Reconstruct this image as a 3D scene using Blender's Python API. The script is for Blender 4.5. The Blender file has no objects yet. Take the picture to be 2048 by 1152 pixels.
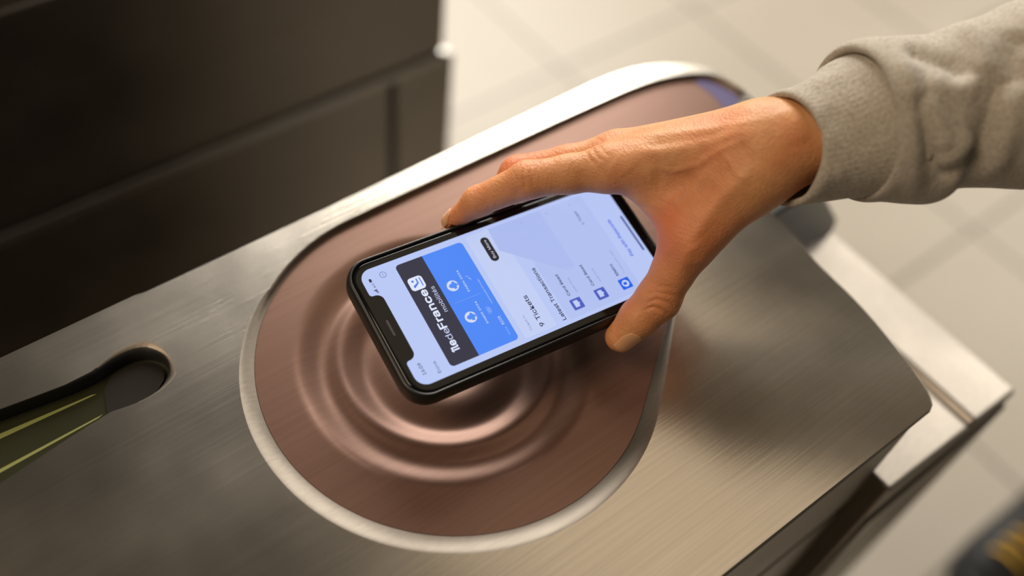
import bpy, bmesh, math, os
import numpy as np
from mathutils import Vector, Matrix
from mathutils.bvhtree import BVHTree

C = bpy.context.scene.collection
sc = bpy.context.scene
# ------------------------------------------------------------------ camera
FPX = 1991.1
R = np.array([[0.791507627618102, -0.604545762666665, 0.08966658387684927],
              [-0.44089993862449695, -0.666427912711896, -0.6012329675586495],
              [0.4232291572461411, 0.4363464884701668, -0.7940269658245088]])   # world -> (right, down, forward)
CAM = np.array([0.0, 0.0, 1.4])
cd = bpy.data.cameras.new('camera'); cam = bpy.data.objects.new('camera', cd); C.objects.link(cam)
cd.sensor_width = 36.0; cd.lens = FPX * 36.0 / 2048.0; cd.clip_start = 0.02
cam.matrix_world = Matrix(((R[0][0], -R[1][0], -R[2][0], CAM[0]),
                           (R[0][1], -R[1][1], -R[2][1], CAM[1]),
                           (R[0][2], -R[1][2], -R[2][2], CAM[2]), (0, 0, 0, 1)))
cd.dof.use_dof = True; cd.dof.focus_distance = 0.452; cd.dof.aperture_fstop = 2.5
sc.camera = cam
# ------------------------------------------------------------------ world and lights
vs = sc.view_settings
sc.display_settings.display_device = 'sRGB'
vs.view_transform = 'Standard'; vs.look = 'None'; vs.gamma = 1.0; vs.use_curve_mapping = False
vs.exposure = 0.0
w = bpy.data.worlds.new('station_light'); sc.world = w; w.use_nodes = True
bg = w.node_tree.nodes['Background']; bg.inputs[0].default_value = (1.0, 0.86, 0.68, 1); bg.inputs[1].default_value = 0.055

def area(name, loc, target, sx, sy, power, col):
    l = bpy.data.lights.new(name, 'AREA'); l.shape = 'RECTANGLE'; l.size = sx; l.size_y = sy
    l.energy = power; l.color = col
    o = bpy.data.objects.new(name, l); C.objects.link(o); o.location = loc
    d = Vector(target) - Vector(loc); o.rotation_euler = d.to_track_quat('-Z', 'Y').to_euler()
    return o
area('entrance_daylight', (2.3, 3.4, 2.95), (0.3, 0.3, 0.9), 2.3, 2.5, 270, (1.0, 0.95, 0.88))
area('side_entrance_daylight', (4.6, 0.6, 2.3), (0.3, 0.3, 0.7), 2.4, 1.6, 70, (1.0, 0.93, 0.83))
area('ceiling_luminaire', (1.65, 0.42, 3.9), (0.3, 0.2, 1.0), 2.2, 1.4, 8, (1.0, 0.80, 0.58))
area('hand_fill', (-1.3, 0.7, 3.0), (0.3, 0.2, 1.0), 1.0, 1.0, 36, (1.0, 0.78, 0.56))  # unseen warm fill, added to brighten the camera-facing side of the hand

# ------------------------------------------------------------------ helpers
def ray(px, py):
    d = R.T @ np.array([(px - 1024) / FPX, (py - 576) / FPX, 1.0]); return d
def P(px, py, dep):
    return CAM + ray(px, py) * dep

def mesh(name, verts, faces, mat=None, parent=None, smooth=True, loc=None):
    me = bpy.data.meshes.new(name); me.from_pydata([tuple(map(float, v)) for v in verts], [], [tuple(f) for f in faces])
    me.update()
    if smooth: me.polygons.foreach_set('use_smooth', [True] * len(me.polygons))
    o = bpy.data.objects.new(name, me); C.objects.link(o)
    if mat: me.materials.append(mat)
    if parent: o.parent = parent
    return o
def bmo(name, bm, mat, parent=None, smooth=False):
    me = bpy.data.meshes.new(name); bm.to_mesh(me); bm.free()
    if smooth: me.polygons.foreach_set('use_smooth', [True] * len(me.polygons))
    o = bpy.data.objects.new(name, me); C.objects.link(o); me.materials.append(mat)
    if parent: o.parent = parent
    return o
def bevel(o, w_, seg=3, ang=35):
    m = o.modifiers.new('bevel', 'BEVEL'); m.width = w_; m.segments = seg; m.limit_method = 'ANGLE'; m.angle_limit = math.radians(ang)
    m.harden_normals = False
def tag(o, label=None, cat=None, group=None, kind=None):
    if label: o['label'] = label
    if cat: o['category'] = cat
    if group: o['group'] = group
    if kind: o['kind'] = kind
    return o
def box(bm, x0, x1, y0, y1, z0, z1):
    v = [bm.verts.new(p) for p in ((x0,y0,z0),(x1,y0,z0),(x1,y1,z0),(x0,y1,z0),(x0,y0,z1),(x1,y0,z1),(x1,y1,z1),(x0,y1,z1))]
    for f in ((3,2,1,0),(4,5,6,7),(0,1,5,4),(1,2,6,5),(2,3,7,6),(3,0,4,7)): bm.faces.new([v[i] for i in f])
def prism(bm, poly, z0, z1):
    a = [bm.verts.new((x, y, z0)) for x, y in poly]; b = [bm.verts.new((x, y, z1)) for x, y in poly]
    n = len(poly); bm.faces.new(list(reversed(a))); bm.faces.new(b)
    for i in range(n): bm.faces.new((a[i], a[(i+1) % n], b[(i+1) % n], b[i]))

# ------------------------------------------------------------------ materials
def mat(name, col=(0.5,0.5,0.5), rough=0.5, metal=0.0, **kw):
    m = bpy.data.materials.new(name); m.use_nodes = True
    b = m.node_tree.nodes['Principled BSDF']
    b.inputs['Base Color'].default_value = (*col, 1); b.inputs['Roughness'].default_value = rough; b.inputs['Metallic'].default_value = metal
    for k, v in kw.items():
        b.inputs[k.replace('_', ' ')].default_value = v
    return m
def nodes(m): return m.node_tree.nodes, m.node_tree.links, m.node_tree.nodes['Principled BSDF']
def noise_tex(m, scale, vec=(1,1,1), detail=4, rough=0.55, rot=(0,0,0)):
    N, L, b = nodes(m)
    tc = N.new('ShaderNodeTexCoord'); mp = N.new('ShaderNodeMapping'); mp.inputs['Scale'].default_value = vec; mp.inputs['Rotation'].default_value = rot
    n = N.new('ShaderNodeTexNoise'); n.inputs['Scale'].default_value = scale; n.inputs['Detail'].default_value = detail; n.inputs['Roughness'].default_value = rough
    L.new(tc.outputs['Object'], mp.inputs[0]); L.new(mp.outputs[0], n.inputs['Vector'])
    return n
def ramp(m, src, stops):
    N, L, b = nodes(m)
    r = N.new('ShaderNodeValToRGB'); L.new(src, r.inputs[0])
    while len(r.color_ramp.elements) < len(stops): r.color_ramp.elements.new(0.5)
    for e, (p, c) in zip(r.color_ramp.elements, stops): e.position = p; e.color = (*c, 1)
    return r
def maprange(m, src, a, b_, c, d):
    N, L, b = nodes(m)
    r = N.new('ShaderNodeMapRange'); L.new(src, r.inputs[0])
    for i, v in enumerate((a, b_, c, d)): r.inputs[1+i].default_value = v
    return r
def bump(m, src, strength, dist):
    N, L, b = nodes(m)
    bn = N.new('ShaderNodeBump'); bn.inputs['Strength'].default_value = strength; bn.inputs['Distance'].default_value = dist
    L.new(src, bn.inputs['Height'])
    prev = b.inputs['Normal'].links
    if prev: L.new(prev[0].from_socket, bn.inputs['Normal'])
    L.new(bn.outputs[0], b.inputs['Normal'])

def steel(name, col, r0, r1, rot=(0,0,0), aniso=0.0, streak=True):
    m = mat(name, col, 0.3, 1.0)
    N, L, b = nodes(m)
    n = noise_tex(m, 6, (1.5, 110, 110), 5, 0.6, rot)
    big = noise_tex(m, 9, (1, 1, 1), 3)
    r = ramp(m, n.outputs[0], [(0.25, tuple(c*0.88 for c in col)), (0.75, tuple(min(1, c*1.08) for c in col))])
    L.new(r.outputs[0], b.inputs['Base Color'])
    rr = maprange(m, big.outputs[0], 0.3, 0.7, r0, r1); L.new(rr.outputs[0], b.inputs['Roughness'])
    bump(m, n.outputs[0], 0.14, 0.0003)
    b.inputs['Anisotropic'].default_value = aniso
    return m
M = {}
M['plate'] = steel('brushed_steel', (0.56, 0.515, 0.445), 0.16, 0.25, rot=(0, 0, 0))
M['bevel'] = steel('satin_bevel_steel', (0.235, 0.205, 0.17), 0.42, 0.52)
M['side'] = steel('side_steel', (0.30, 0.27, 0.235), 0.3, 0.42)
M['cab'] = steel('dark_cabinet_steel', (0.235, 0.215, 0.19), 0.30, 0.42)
M['gap'] = mat('black_rubber_gap', (0.012, 0.011, 0.01), 0.6)
M['panel'] = mat('rose_brown_reader_plastic', (0.2, 0.1, 0.08), 0.33, 0.5, IOR=1.6, Specular_Tint=(1.0, 0.86, 0.80, 1))
N_, L_, b_ = nodes(M['panel'])
n_ = noise_tex(M['panel'], 5, (1.5, 90, 1), 4, 0.6)
r_ = ramp(M['panel'], n_.outputs[0], [(0.3, (0.145, 0.076, 0.054)), (0.75, (0.180, 0.098, 0.070))]); L_.new(r_.outputs[0], b_.inputs['Base Color'])
M['black'] = mat('soft_black_case', (0.010, 0.009, 0.008), 0.38)
M['glass'] = mat('black_phone_glass', (0.005, 0.005, 0.005), 0.05, 0.0, Specular_IOR_Level=0.3)
M['lcd'] = mat('dark_green_display', (0.020, 0.021, 0.008), 0.25)
M['green'] = mat('yellow_green_light_strip', (0.14, 0.14, 0.03), 0.6); M['green'].node_tree.nodes['Principled BSDF'].inputs['Emission Color'].default_value = (0.36, 0.38, 0.09, 1); M['green'].node_tree.nodes['Principled BSDF'].inputs['Emission Strength'].default_value = 0.10
def emit(name, col, s=1.0, rough=0.12):
    m = mat(name, (0.01, 0.01, 0.01), rough, 0.0, Specular_IOR_Level=0.2); b = m.node_tree.nodes['Principled BSDF']
    b.inputs['Emission Color'].default_value = (*col, 1); b.inputs['Emission Strength'].default_value = s
    return m
def srgb(r, g, b):
    f = lambda c: (c/255/12.92 if c/255 <= 0.04045 else ((c/255+0.055)/1.055)**2.4)
    return (f(r), f(g), f(b))
M['blueglow'] = emit('violet_status_light', srgb(168, 148, 205), 0.32, 0.4)

# ------------------------------------------------------------------ floor
fm = mat('beige_stone_tiles', (0.6, 0.55, 0.48), 0.45)
N, L, b = nodes(fm)
tc = N.new('ShaderNodeTexCoord'); mp = N.new('ShaderNodeMapping'); L.new(tc.outputs['Object'], mp.inputs[0])
mp.inputs['Location'].default_value = (0.01, 0.02, 0)
bt = N.new('ShaderNodeTexBrick'); bt.offset = 0.0; bt.inputs['Scale'].default_value = 1.0
bt.inputs['Brick Width'].default_value = 0.4; bt.inputs['Row Height'].default_value = 0.4; bt.inputs['Mortar Size'].default_value = 0.0055
bt.inputs['Mortar Smooth'].default_value = 0.2
bt.inputs['Color1'].default_value = (0.42, 0.37, 0.30, 1); bt.inputs['Color2'].default_value = (0.38, 0.335, 0.265, 1); bt.inputs['Mortar'].default_value = (0.19, 0.16, 0.125, 1)
L.new(mp.outputs[0], bt.inputs['Vector'])
nn = noise_tex(fm, 3.5, (1,1,1), 8, 0.6)
mx = N.new('ShaderNodeMix'); mx.data_type = 'RGBA'; mx.blend_type = 'MULTIPLY'; mx.inputs[0].default_value = 0.35
L.new(bt.outputs['Color'], mx.inputs[6]); rr = ramp(fm, nn.outputs[0], [(0.3, (0.72,0.70,0.67)), (0.7, (1,1,1))]); L.new(rr.outputs[0], mx.inputs[7])
L.new(mx.outputs[2], b.inputs['Base Color'])
bm = bmesh.new(); box(bm, -3, 7, -3, 7, -0.05, 0)
tag(bmo('floor', bm, fm), 'beige square stone floor tiles of the station hall', kind='structure')

# ------------------------------------------------------------------ ticket gate console
gate = bpy.data.objects.new('ticket_gate', None); C.objects.link(gate)
tag(gate, 'brushed steel ticket gate console with rose brown contactless reader under the phone', 'ticket gate')
CX, CY, CR = 0.1685, 0.2067, 0.0943
ZT = 1.0
def arc(cx, cy, r, a0, a1, n):
    return [(cx + r*math.cos(math.radians(a0+(a1-a0)*i/n)), cy + r*math.sin(math.radians(a0+(a1-a0)*i/n))) for i in range(n+1)]
def star_r(poly, ang, c=(CX, CY)):
    dx, dy = math.cos(ang), math.sin(ang); best = 0
    for i in range(len(poly)):
        x1, y1 = poly[i][0]-c[0], poly[i][1]-c[1]; x2, y2 = poly[(i+1) % len(poly)][0]-c[0], poly[(i+1) % len(poly)][1]-c[1]
        ex, ey = x2-x1, y2-y1; den = dx*ey - dy*ex
        if abs(den) < 1e-12: continue
        t = (x1*ey - y1*ex)/den; s = (x1*dy - y1*dx)/den
        if t > 0 and -1e-6 <= s <= 1+1e-6: best = max(best, t)
    return best
def chaikin(pts, n=2):
    for _ in range(n):
        q = [pts[0]]
        for a, b2 in zip(pts[:-1], pts[1:]):
            q += [(a[0]*.75+b2[0]*.25, a[1]*.75+b2[1]*.25), (a[0]*.25+b2[0]*.75, a[1]*.25+b2[1]*.75)]
        q.append(pts[-1]); pts = q
    return pts
tip = chaikin([(0.235, 0.1380), (0.3942, 0.2510), (0.4175, 0.2550), (0.4245, 0.2580), (0.4215, 0.2733), (0.4149, 0.2857), (0.3962, 0.2943), (0.3773, 0.2985), (0.35, 0.3005), (0.25, 0.3010)], 2)
panel_poly = tip + arc(CX, CY, CR, 90, 306, 90)
XS = 0.058       # the plate is laid out on both sides of this line
left_edge = [(XS, 0.3175), (XS, 0.048)]
outer = [(XS, 0.048), (0.330, 0.048)] + chaikin([(0.338, 0.048), (0.3455, 0.051), (0.353, 0.076), (0.360, 0.1106), (0.3612, 0.1424), (0.3643, 0.1565), (0.3657, 0.1751), (0.368, 0.189), (0.378, 0.205), (0.405, 0.222), (0.424, 0.238), (0.4266, 0.256), (0.4243, 0.286), (0.4187, 0.2942), (0.4035, 0.3057), (0.3915, 0.3113), (0.374, 0.316), (0.350, 0.3175)], 2) + [(XS, 0.3175)]
NA = 360
angs = sorted(set([2*math.pi*i/NA for i in range(NA)] + [math.atan2(y-CY, x-CX) % (2*math.pi) for x, y in outer]))
def bw(a):
    # wide chamfer around the round end, narrow slot along the straight side
    k = max(0.0, math.cos(a - math.radians(215)))
    k2 = max(0.0, math.cos(a - math.radians(250)))
    return 0.0024 + 0.0072*max(k, k2)**0.7
verts = []; faces = []; mi = []; flat_ = []
n = len(angs)
rings_ = []
for a in angs:
    rp = star_r(panel_poly, a); ro = star_r(outer, a); wb = bw(a)
    ca, sa = math.cos(a), math.sin(a)
    flush_ = (CX+ca*ro) < XS+0.0005
    row = [(ro, ZT if flush_ else ZT-0.0012), (ro-0.0012, ZT)] + [(rp + wb + (ro-0.0012-rp-wb)*t, ZT) for t in (0.5,)] + [(rp+wb, ZT), (rp+wb*0.8, ZT-0.0004), (rp+wb*0.45, ZT-0.0015), (rp+0.0010, ZT-0.0030), (rp+0.0002, ZT-0.0036)]
    rings_.append([(CX+ca*r_, CY+sa*r_, z) for r_, z in row])
m_ = len(rings_[0])
for i in range(n):
    verts += rings_[i]
for i in range(n):
    j = (i+1) % n
    for k in range(m_-1):
        faces.append((i*m_+k, i*m_+k+1, j*m_+k+1, j*m_+k)[::-1]); mi.append(0 if k < 3 else 1); flat_.append(k < 3)
# left half of the plate with the display slot
def rr2(x0, x1, ya, yb, xt, w1):  # slot outline, rounded right end
    pass
slot = [(-0.30, 0.2465), (-0.030, 0.2575), (0.012, 0.2635)] + chaikin([(0.022, 0.2648), (0.038, 0.2620), (0.050, 0.2668), (0.0540, 0.2745), (0.0525, 0.2820), (0.045, 0.2885), (0.034, 0.2895), (0.024, 0.2872)], 2) + [(0.012, 0.2875), (-0.030, 0.2935), (-0.30, 0.315)]
sc_c = (0.030, 0.276)
SX0 = -0.30
base = len(verts)
outl = [(XS, 0.048), (XS, 0.3175), (-0.6, 0.3175), (-0.6, 0.048)]
# star around the slot centre
sangs = sorted(set([2*math.pi*i/160 for i in range(160)] + [math.atan2(y-sc_c[1], x-sc_c[0]) % (2*math.pi) for x, y in outl+slot]))
# the slot's far left end stays inside the plate
rows = []
for a in sangs:
    rs = star_r(slot, a, sc_c); ro = star_r(outl, a, sc_c)
    ca, sa = math.cos(a), math.sin(a)
    wdt = min(0.0013 + 0.0050*max(0.0, math.cos(a-0.25))**2, (ro-rs)*0.5)
    rows.append([(sc_c[0]+ca*r_, sc_c[1]+sa*r_, z) for r_, z in ((ro, ZT), (rs+wdt, ZT), (rs+wdt*0.4, ZT-0.0007), (rs, ZT-0.0025), (rs-0.0002, ZT-0.009))])
ns = len(sangs)
for i in range(ns): verts += rows[i]
for i in range(ns):
    j = (i+1) % ns
    for k in range(4):
        faces.append((base+i*5+k, base+i*5+k+1, base+j*5+k+1, base+j*5+k)[::-1]); mi.append(0 if k == 0 else (1 if (k == 1 and math.cos(sangs[i]-0.25) > 0) else 2)); flat_.append(k == 0)
top = mesh('top_plate', verts, faces, M['plate'], gate, smooth=True)
top.data.materials.append(M['bevel']); top.data.materials.append(M['gap'])
top.data.polygons.foreach_set('material_index', mi)
top.data.polygons.foreach_set('use_smooth', [not k_ for k_ in flat_])
top['label'] = 'brushed steel top plate with chamfered reader opening'
# sides under the plate (rim skirt)
bm = bmesh.new()
skirt = [(-0.6, 0.050), (0.3355, 0.050), (0.344, 0.0535), (0.351, 0.077), (0.358, 0.111), (0.3625, 0.157), (0.366, 0.190), (0.377, 0.207), (0.404, 0.224), (0.422, 0.239), (0.4246, 0.256), (0.4223, 0.285), (0.4170, 0.2925), (0.4025, 0.304), (0.3905, 0.3095), (0.350, 0.3155), (-0.6, 0.3155)]
a_ = [bm.verts.new((x, y, 0.900)) for x, y in skirt]; c_ = [bm.verts.new((x, y, 0.9988)) for x, y in skirt]
for i in range(len(skirt)-1): bm.faces.new((a_[i], a_[i+1], c_[i+1], c_[i]))
bm.faces.new((a_[-1], a_[0], c_[0], c_[-1])); bm.faces.new(a_)
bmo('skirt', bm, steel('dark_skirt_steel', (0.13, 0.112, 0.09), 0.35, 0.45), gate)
# reader panel : polar relief
panel = []; pf = []
NR = 70; NP = 300
def hz(d):
    s = lambda x: 0 if x < 0 else (1 if x > 1 else x*x*(3-2*x))
    h = -0.0036
    h -= 0.0042*s((0.0730-d)/0.0150)
    h += 0.0012*s((0.0585-d)/0.0080)
    h -= 0.0042*s((0.0520-d)/0.0140)
    h += 0.0010*s((0.038-d)/0.010)
    h -= 0.0030*s((0.028-d)/0.020)
    return h
RC = (CX-0.003, CY+0.003)
for i in range(NP):
    a = 2*math.pi*i/NP; rp = star_r(panel_poly, a)
    for k in range(NR+1):
        t = (k/NR); r_ = rp*t
        x, y = CX+math.cos(a)*r_, CY+math.sin(a)*r_
        panel.append((x, y, ZT+hz(math.hypot(x-RC[0], y-RC[1]))))
for i in range(NP):
    j = (i+1) % NP
    for k in range(NR): pf.append((i*(NR+1)+k, i*(NR+1)+k+1, j*(NR+1)+k+1, j*(NR+1)+k))
pn = mesh('reader_panel', panel, pf, M['panel'], gate)
pn['label'] = 'rose brown teardrop reader target with raised rings'
# violet light window near the narrow tip
bm = bmesh.new()
poly = chaikin([(0.4055, 0.2575), (0.4175, 0.2568), (0.4215, 0.2600), (0.4195, 0.2735), (0.4135, 0.2848), (0.4070, 0.2870), (0.4090, 0.2750), (0.4085, 0.2650), (0.4055, 0.2575)], 1)[:-1]
prism(bm, poly, ZT-0.0037, ZT-0.0033)
o = bmo('status_light', bm, M['blueglow'], pn); o['label'] = 'violet glowing light window'
# display slot contents
tray = bpy.data.objects.new('display', None)
bm = bmesh.new(); prism(bm, [(-0.31, 0.24), (0.0575, 0.255), (0.0575, 0.292), (-0.31, 0.3165)], ZT-0.0100, ZT-0.0085)
dsp = bmo('display', bm, M['lcd'], gate); dsp['label'] = 'dark recessed display window with two yellow green strips'
for poly in ([(-0.20, 0.2905), (0.021, 0.2816), (0.019, 0.2824), (-0.20, 0.3010)], [(-0.20, 0.2600), (0.0165, 0.2694), (0.019, 0.2702), (-0.20, 0.2655)]):
    bm = bmesh.new(); prism(bm, poly, ZT-0.0086, ZT-0.0083)
    o = bmo('light_strip', bm, M['green'], dsp); o['label'] = 'yellow green strip'
bm = bmesh.new(); prism(bm, chaikin([(0.020, 0.2662), (0.036, 0.2640), (0.048, 0.2690), (0.0515, 0.2755), (0.050, 0.2815), (0.043, 0.2868), (0.026, 0.2855), (0.020, 0.2662)], 1)[:-1], ZT-0.0088, ZT-0.0066)
bmo('display_end_cap', bm, mat('dark_plastic', (0.010, 0.0075, 0.005), 0.7, 0.0, Specular_IOR_Level=0.15), dsp)
# lower body with its sloping end step
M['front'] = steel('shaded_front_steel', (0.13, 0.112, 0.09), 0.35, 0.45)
def extrude_profile(prof, ya, yb_):
    bm = bmesh.new()
    A = [bm.verts.new((x, ya, z)) for x, z in prof]; B = [bm.verts.new((x, yb_, z)) for x, z in prof]
    bm.faces.new(A); bm.faces.new(list(reversed(B)))
    for i in range(len(prof)):
        j = (i+1) % len(prof); bm.faces.new((A[j], A[i], B[i], B[j]))
    bmesh.ops.recalc_face_normals(bm, faces=bm.faces[:])
    return bm
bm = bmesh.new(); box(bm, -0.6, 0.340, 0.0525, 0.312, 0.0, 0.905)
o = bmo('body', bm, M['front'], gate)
bm = extrude_profile([(0.340, 0.0), (0.483, 0.0), (0.483, 0.897), (0.479, 0.9005), (0.431, 0.9105), (0.428, 0.907), (0.424, 0.9085), (0.340, 0.927)], 0.038, 0.312)
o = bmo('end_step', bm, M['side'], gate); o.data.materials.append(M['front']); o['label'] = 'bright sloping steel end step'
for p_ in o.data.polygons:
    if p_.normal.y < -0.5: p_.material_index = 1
bevel(o, 0.003)
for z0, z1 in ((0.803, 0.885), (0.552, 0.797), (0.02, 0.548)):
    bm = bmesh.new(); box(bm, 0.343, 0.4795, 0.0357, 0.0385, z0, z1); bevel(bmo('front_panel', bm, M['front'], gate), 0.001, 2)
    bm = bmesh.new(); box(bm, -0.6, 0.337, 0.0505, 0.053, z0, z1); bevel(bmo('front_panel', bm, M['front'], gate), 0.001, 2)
# wedge behind the reader's tip
bm = bmesh.new()
pr2 = [(0.36, 0.90), (0.4805, 0.90), (0.478, 0.915), (0.430, 0.975), (0.36, 0.975)]
A = [bm.verts.new((x, 0.190, z)) for x, z in pr2]; B = [bm.verts.new((x, 0.309, z)) for x, z in pr2]
bm.faces.new(A); bm.faces.new(list(reversed(B)))
for i in range(5):
    j = (i+1) % 5; bm.faces.new((A[j], A[i], B[i], B[j]))
o = bmo('end_wedge', bm, steel('blue_grey_steel', (0.20, 0.215, 0.225), 0.3, 0.4), gate); bevel(o, 0.003)
# ------------------------------------------------------------------ gate across the lane
gate2 = bpy.data.objects.new('gate_cabinet', None); C.objects.link(gate2); gate2.location = (0, 0, 0)
tag(gate2, 'tall dark steel gate cabinet standing behind the console across the passage', 'gate cabinet')
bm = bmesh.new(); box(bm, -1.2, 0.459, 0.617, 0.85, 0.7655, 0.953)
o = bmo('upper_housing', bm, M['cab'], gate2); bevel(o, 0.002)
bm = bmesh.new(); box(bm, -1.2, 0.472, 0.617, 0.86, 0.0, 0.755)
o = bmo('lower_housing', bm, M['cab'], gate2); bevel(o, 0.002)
bm = bmesh.new(); box(bm, -1.2, 0.462, 0.6135, 0.85, 0.753, 0.7635)
o = bmo('ledge', bm, steel('ledge_steel', (0.34, 0.33, 0.31), 0.28, 0.38), gate2); bevel(o, 0.002)
bm = bmesh.new(); box(bm, 0.396, 0.404, 0.6155, 0.63, 0.0, 0.750)
bmo('seam', bm, M['gap'], gate2)
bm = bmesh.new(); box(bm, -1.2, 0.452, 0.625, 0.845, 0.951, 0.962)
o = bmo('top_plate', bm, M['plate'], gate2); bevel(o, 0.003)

# ------------------------------------------------------------------ phone
PC = CAM + np.array([0.2010, 0.2039, -0.3653])
q0 = Vector((0.993, -0.116, -0.033)); nrm = Vector((0.016, -0.147, 0.989))
q0.normalize(); nrm = (nrm - q0*nrm.dot(q0)).normalized(); q1 = nrm.cross(q0)
MP = Matrix(((q1.x, -q0.x, nrm.x, PC[0]), (q1.y, -q0.y, nrm.y, PC[1]), (q1.z, -q0.z, nrm.z, PC[2]), (0, 0, 0, 1)))
phone = bpy.data.objects.new('smartphone', None); C.objects.link(phone); phone.matrix_world = MP
tag(phone, 'black cased smartphone with a lit transit ticket screen held over the reader', 'smartphone')
def rrect(w_, h_, r_, nseg=12, cx=0, cy=0):
    pts = []
    for (sx, sy, a0) in ((1, 1, 0), (-1, 1, 90), (-1, -1, 180), (1, -1, 270)):
        for i in range(nseg+1):
            a = math.radians(a0 + 90*i/nseg); pts.append((cx + sx*(w_/2-r_) + r_*math.cos(a), cy + sy*(h_/2-r_) + r_*math.sin(a)))
    return pts
def loops(name, prof, w_, h_, r_, m, parent, cap0=True, cap1=True, smooth=True):
    v = []; f = []
    for ins, z in prof: v += [(x, y, z) for x, y in rrect(w_-2*ins, h_-2*ins, max(0.0005, r_-ins))]
    k = 52
    for i in range(len(prof)-1):
        for j in range(k): f.append((i*k+j, i*k+(j+1) % k, (i+1)*k+(j+1) % k, (i+1)*k+j))
    if cap0: f.append(tuple(reversed(range(k))))
    if cap1: f.append(tuple(range((len(prof)-1)*k, len(prof)*k)))
    return mesh(name, v, f, m, parent, smooth)
case = loops('case', [(0.004, -0.0104), (0.0022, -0.0101), (0.0008, -0.0090), (0.0001, -0.0072), (0, -0.0050), (0.0001, -0.0024), (0.0005, -0.0006), (0.0011, 0.0004), (0.0016, 0.0007), (0.0021, 0.0006), (0.0024, 0.0001), (0.0025, -0.0012)], 0.0757, 0.1485, 0.0125, M['black'], phone, cap1=False)
case['label'] = 'matt black phone case'
body = loops('body', [(0.0004, -0.0080), (0.0, -0.0070), (0.0, -0.0012), (0.0003, -0.0004), (0.0010, -0.00005), (0.0016, 0.0)], 0.0709, 0.1436, 0.0104, M['glass'], phone)
try: body.data.set_sharp_from_angle(angle=math.radians(50))
except Exception: pass
# screen outline with notch (local mm -> m)
def uv(x, y): return ((x-31.2)/1000, (67.55-y)/1000)
SW, SH, SR = 62.4, 135.1, 5.6
so = []
def ca(cx, cy, r_, a0, a1, n_=8): return [(cx+r_*math.cos(math.radians(a0+(a1-a0)*i/n_)), cy-r_*math.sin(math.radians(a0+(a1-a0)*i/n_))) for i in range(n_+1)]
so += ca(SW-SR, SR, SR, 0, 90) + ca(50.0, 1.3, 1.3, 90, 180, 4)[0:0]
so += [(50.3, 0.0)] + ca(50.3, 1.5, 1.5, 90, 180, 4) + ca(45.4, 1.9, 3.4, 0, -90, 6) + ca(17.0, 1.9, 3.4, -90, -180, 6) + ca(12.1, 1.5, 1.5, 0, 90, 4)
so += ca(SR, SR, SR, 90, 180) + ca(SR, SH-SR, SR, 180, 270) + ca(SW-SR, SH-SR, SR, 270, 360)
lay = [0]
def flat(name, pts_mm, m, parent, z, thick=0.00001):
    bm = bmesh.new(); vv = [bm.verts.new((*uv(x, y), z)) for x, y in pts_mm]
    f = bm.faces.new(vv); f.normal_update()
    if f.normal.z < 0: f.normal_flip()
    bmesh.ops.triangulate(bm, faces=bm.faces[:])
    return bmo(name, bm, m, parent)
mscreen = emit('screen_light', srgb(183, 198, 244), 1.0)
N, L, b = nodes(mscreen)
tc = N.new('ShaderNodeTexCoord'); sp = N.new('ShaderNodeSeparateXYZ'); L.new(tc.outputs['Object'], sp.inputs[0])
scr = flat('screen', so, mscreen, phone, 0.00004); scr['label'] = 'lit screen showing a transit ticket page'
def rbox(x0, y0, x1, y1, r_):
    p = rrect(x1-x0, y1-y0, r_, 6, (x0+x1)/2, -(y0+y1)/2); return [(x, -y) for x, y in p]
def ui(name, pts, col, z, label=None, parent=None):
    m = emit(name+'_light', srgb(*col), 1.0); o = flat(name, pts, m, parent or scr, 0.00004 + z*0.00002)
    if label: o['label'] = label
    return o
ui('list_background', rbox(1.9, 54.5, 60.5, 71.5, 1.5), (192, 205, 243), 0.5)
ui('list_background', rbox(1.9, 78.5, 60.5, 120.5, 1.5), (177, 192, 240), 0.5)
ui('ticket_card', rbox(3.2, 17.0, 59.2, 51.9, 2.0), (72, 134, 245), 1, 'bright blue ticket card')
hp = rbox(3.2, 17.0, 59.2, 33.0, 2.0); hp = [(x, min(y, 31.0)) for x, y in hp]
ui('card_header', hp, (46, 46, 66), 2, 'dark navy card header')
ui('badge', rbox(43.6, 18.7, 50.6, 25.9, 1.7), (222, 230, 252), 3, 'pale rounded logo badge')
ui('badge_mark', [(44.9, 20.4), (46.2, 20.2), (47.3, 22.6), (49.6, 22.7), (49.5, 23.3), (46.9, 23.3)], (80, 120, 225), 4)
ui('badge_mark', [(x+48.6, y+20.9) for x, y in ((math.cos(t*0.7)*0.6, math.sin(t*0.7)*0.6) for t in range(9))], (80, 120, 225), 4)
ui('badge_mark', [(44.9, 24.3), (49.6, 24.3), (49.6, 24.8), (44.9, 24.8)], (80, 120, 225), 4)
ui('button', rbox(43.3, 60.3, 57.2, 64.6, 2.1), (44, 40, 44), 2, 'black rounded button')
ui('home_bar', rbox(20.2, 132.6, 41.9, 133.7, 0.5), (78, 90, 150), 2, 'dark home bar')
for y, c2 in ((86.2, (74, 92, 190)), (99.9, (74, 92, 190)), (114.0, (26, 96, 226))):
    ui('row_icon', rbox(5.0, y-2.9, 10.8, y+2.9, 0.5), c2, 2, 'square blue list icon')
    if y < 110:
        ui('icon_mark', [(6.2, y-1.5), (9.8, y-1.5), (9.8, y+0.8), (8.5, y+1.0), (8.0, y+1.7), (7.3, y+0.9), (6.2, y+0.9)], (190, 203, 245), 3)
    else:
        ui('icon_mark', [(7.9+1.9*math.cos(t*0.5), y+1.9*math.sin(t*0.5)) for t in range(13)], (196, 212, 250), 3)
        ui('icon_mark', rbox(7.1, y-1.1, 8.7, y+0.7, 0.3), (26, 96, 226), 4)
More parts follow.
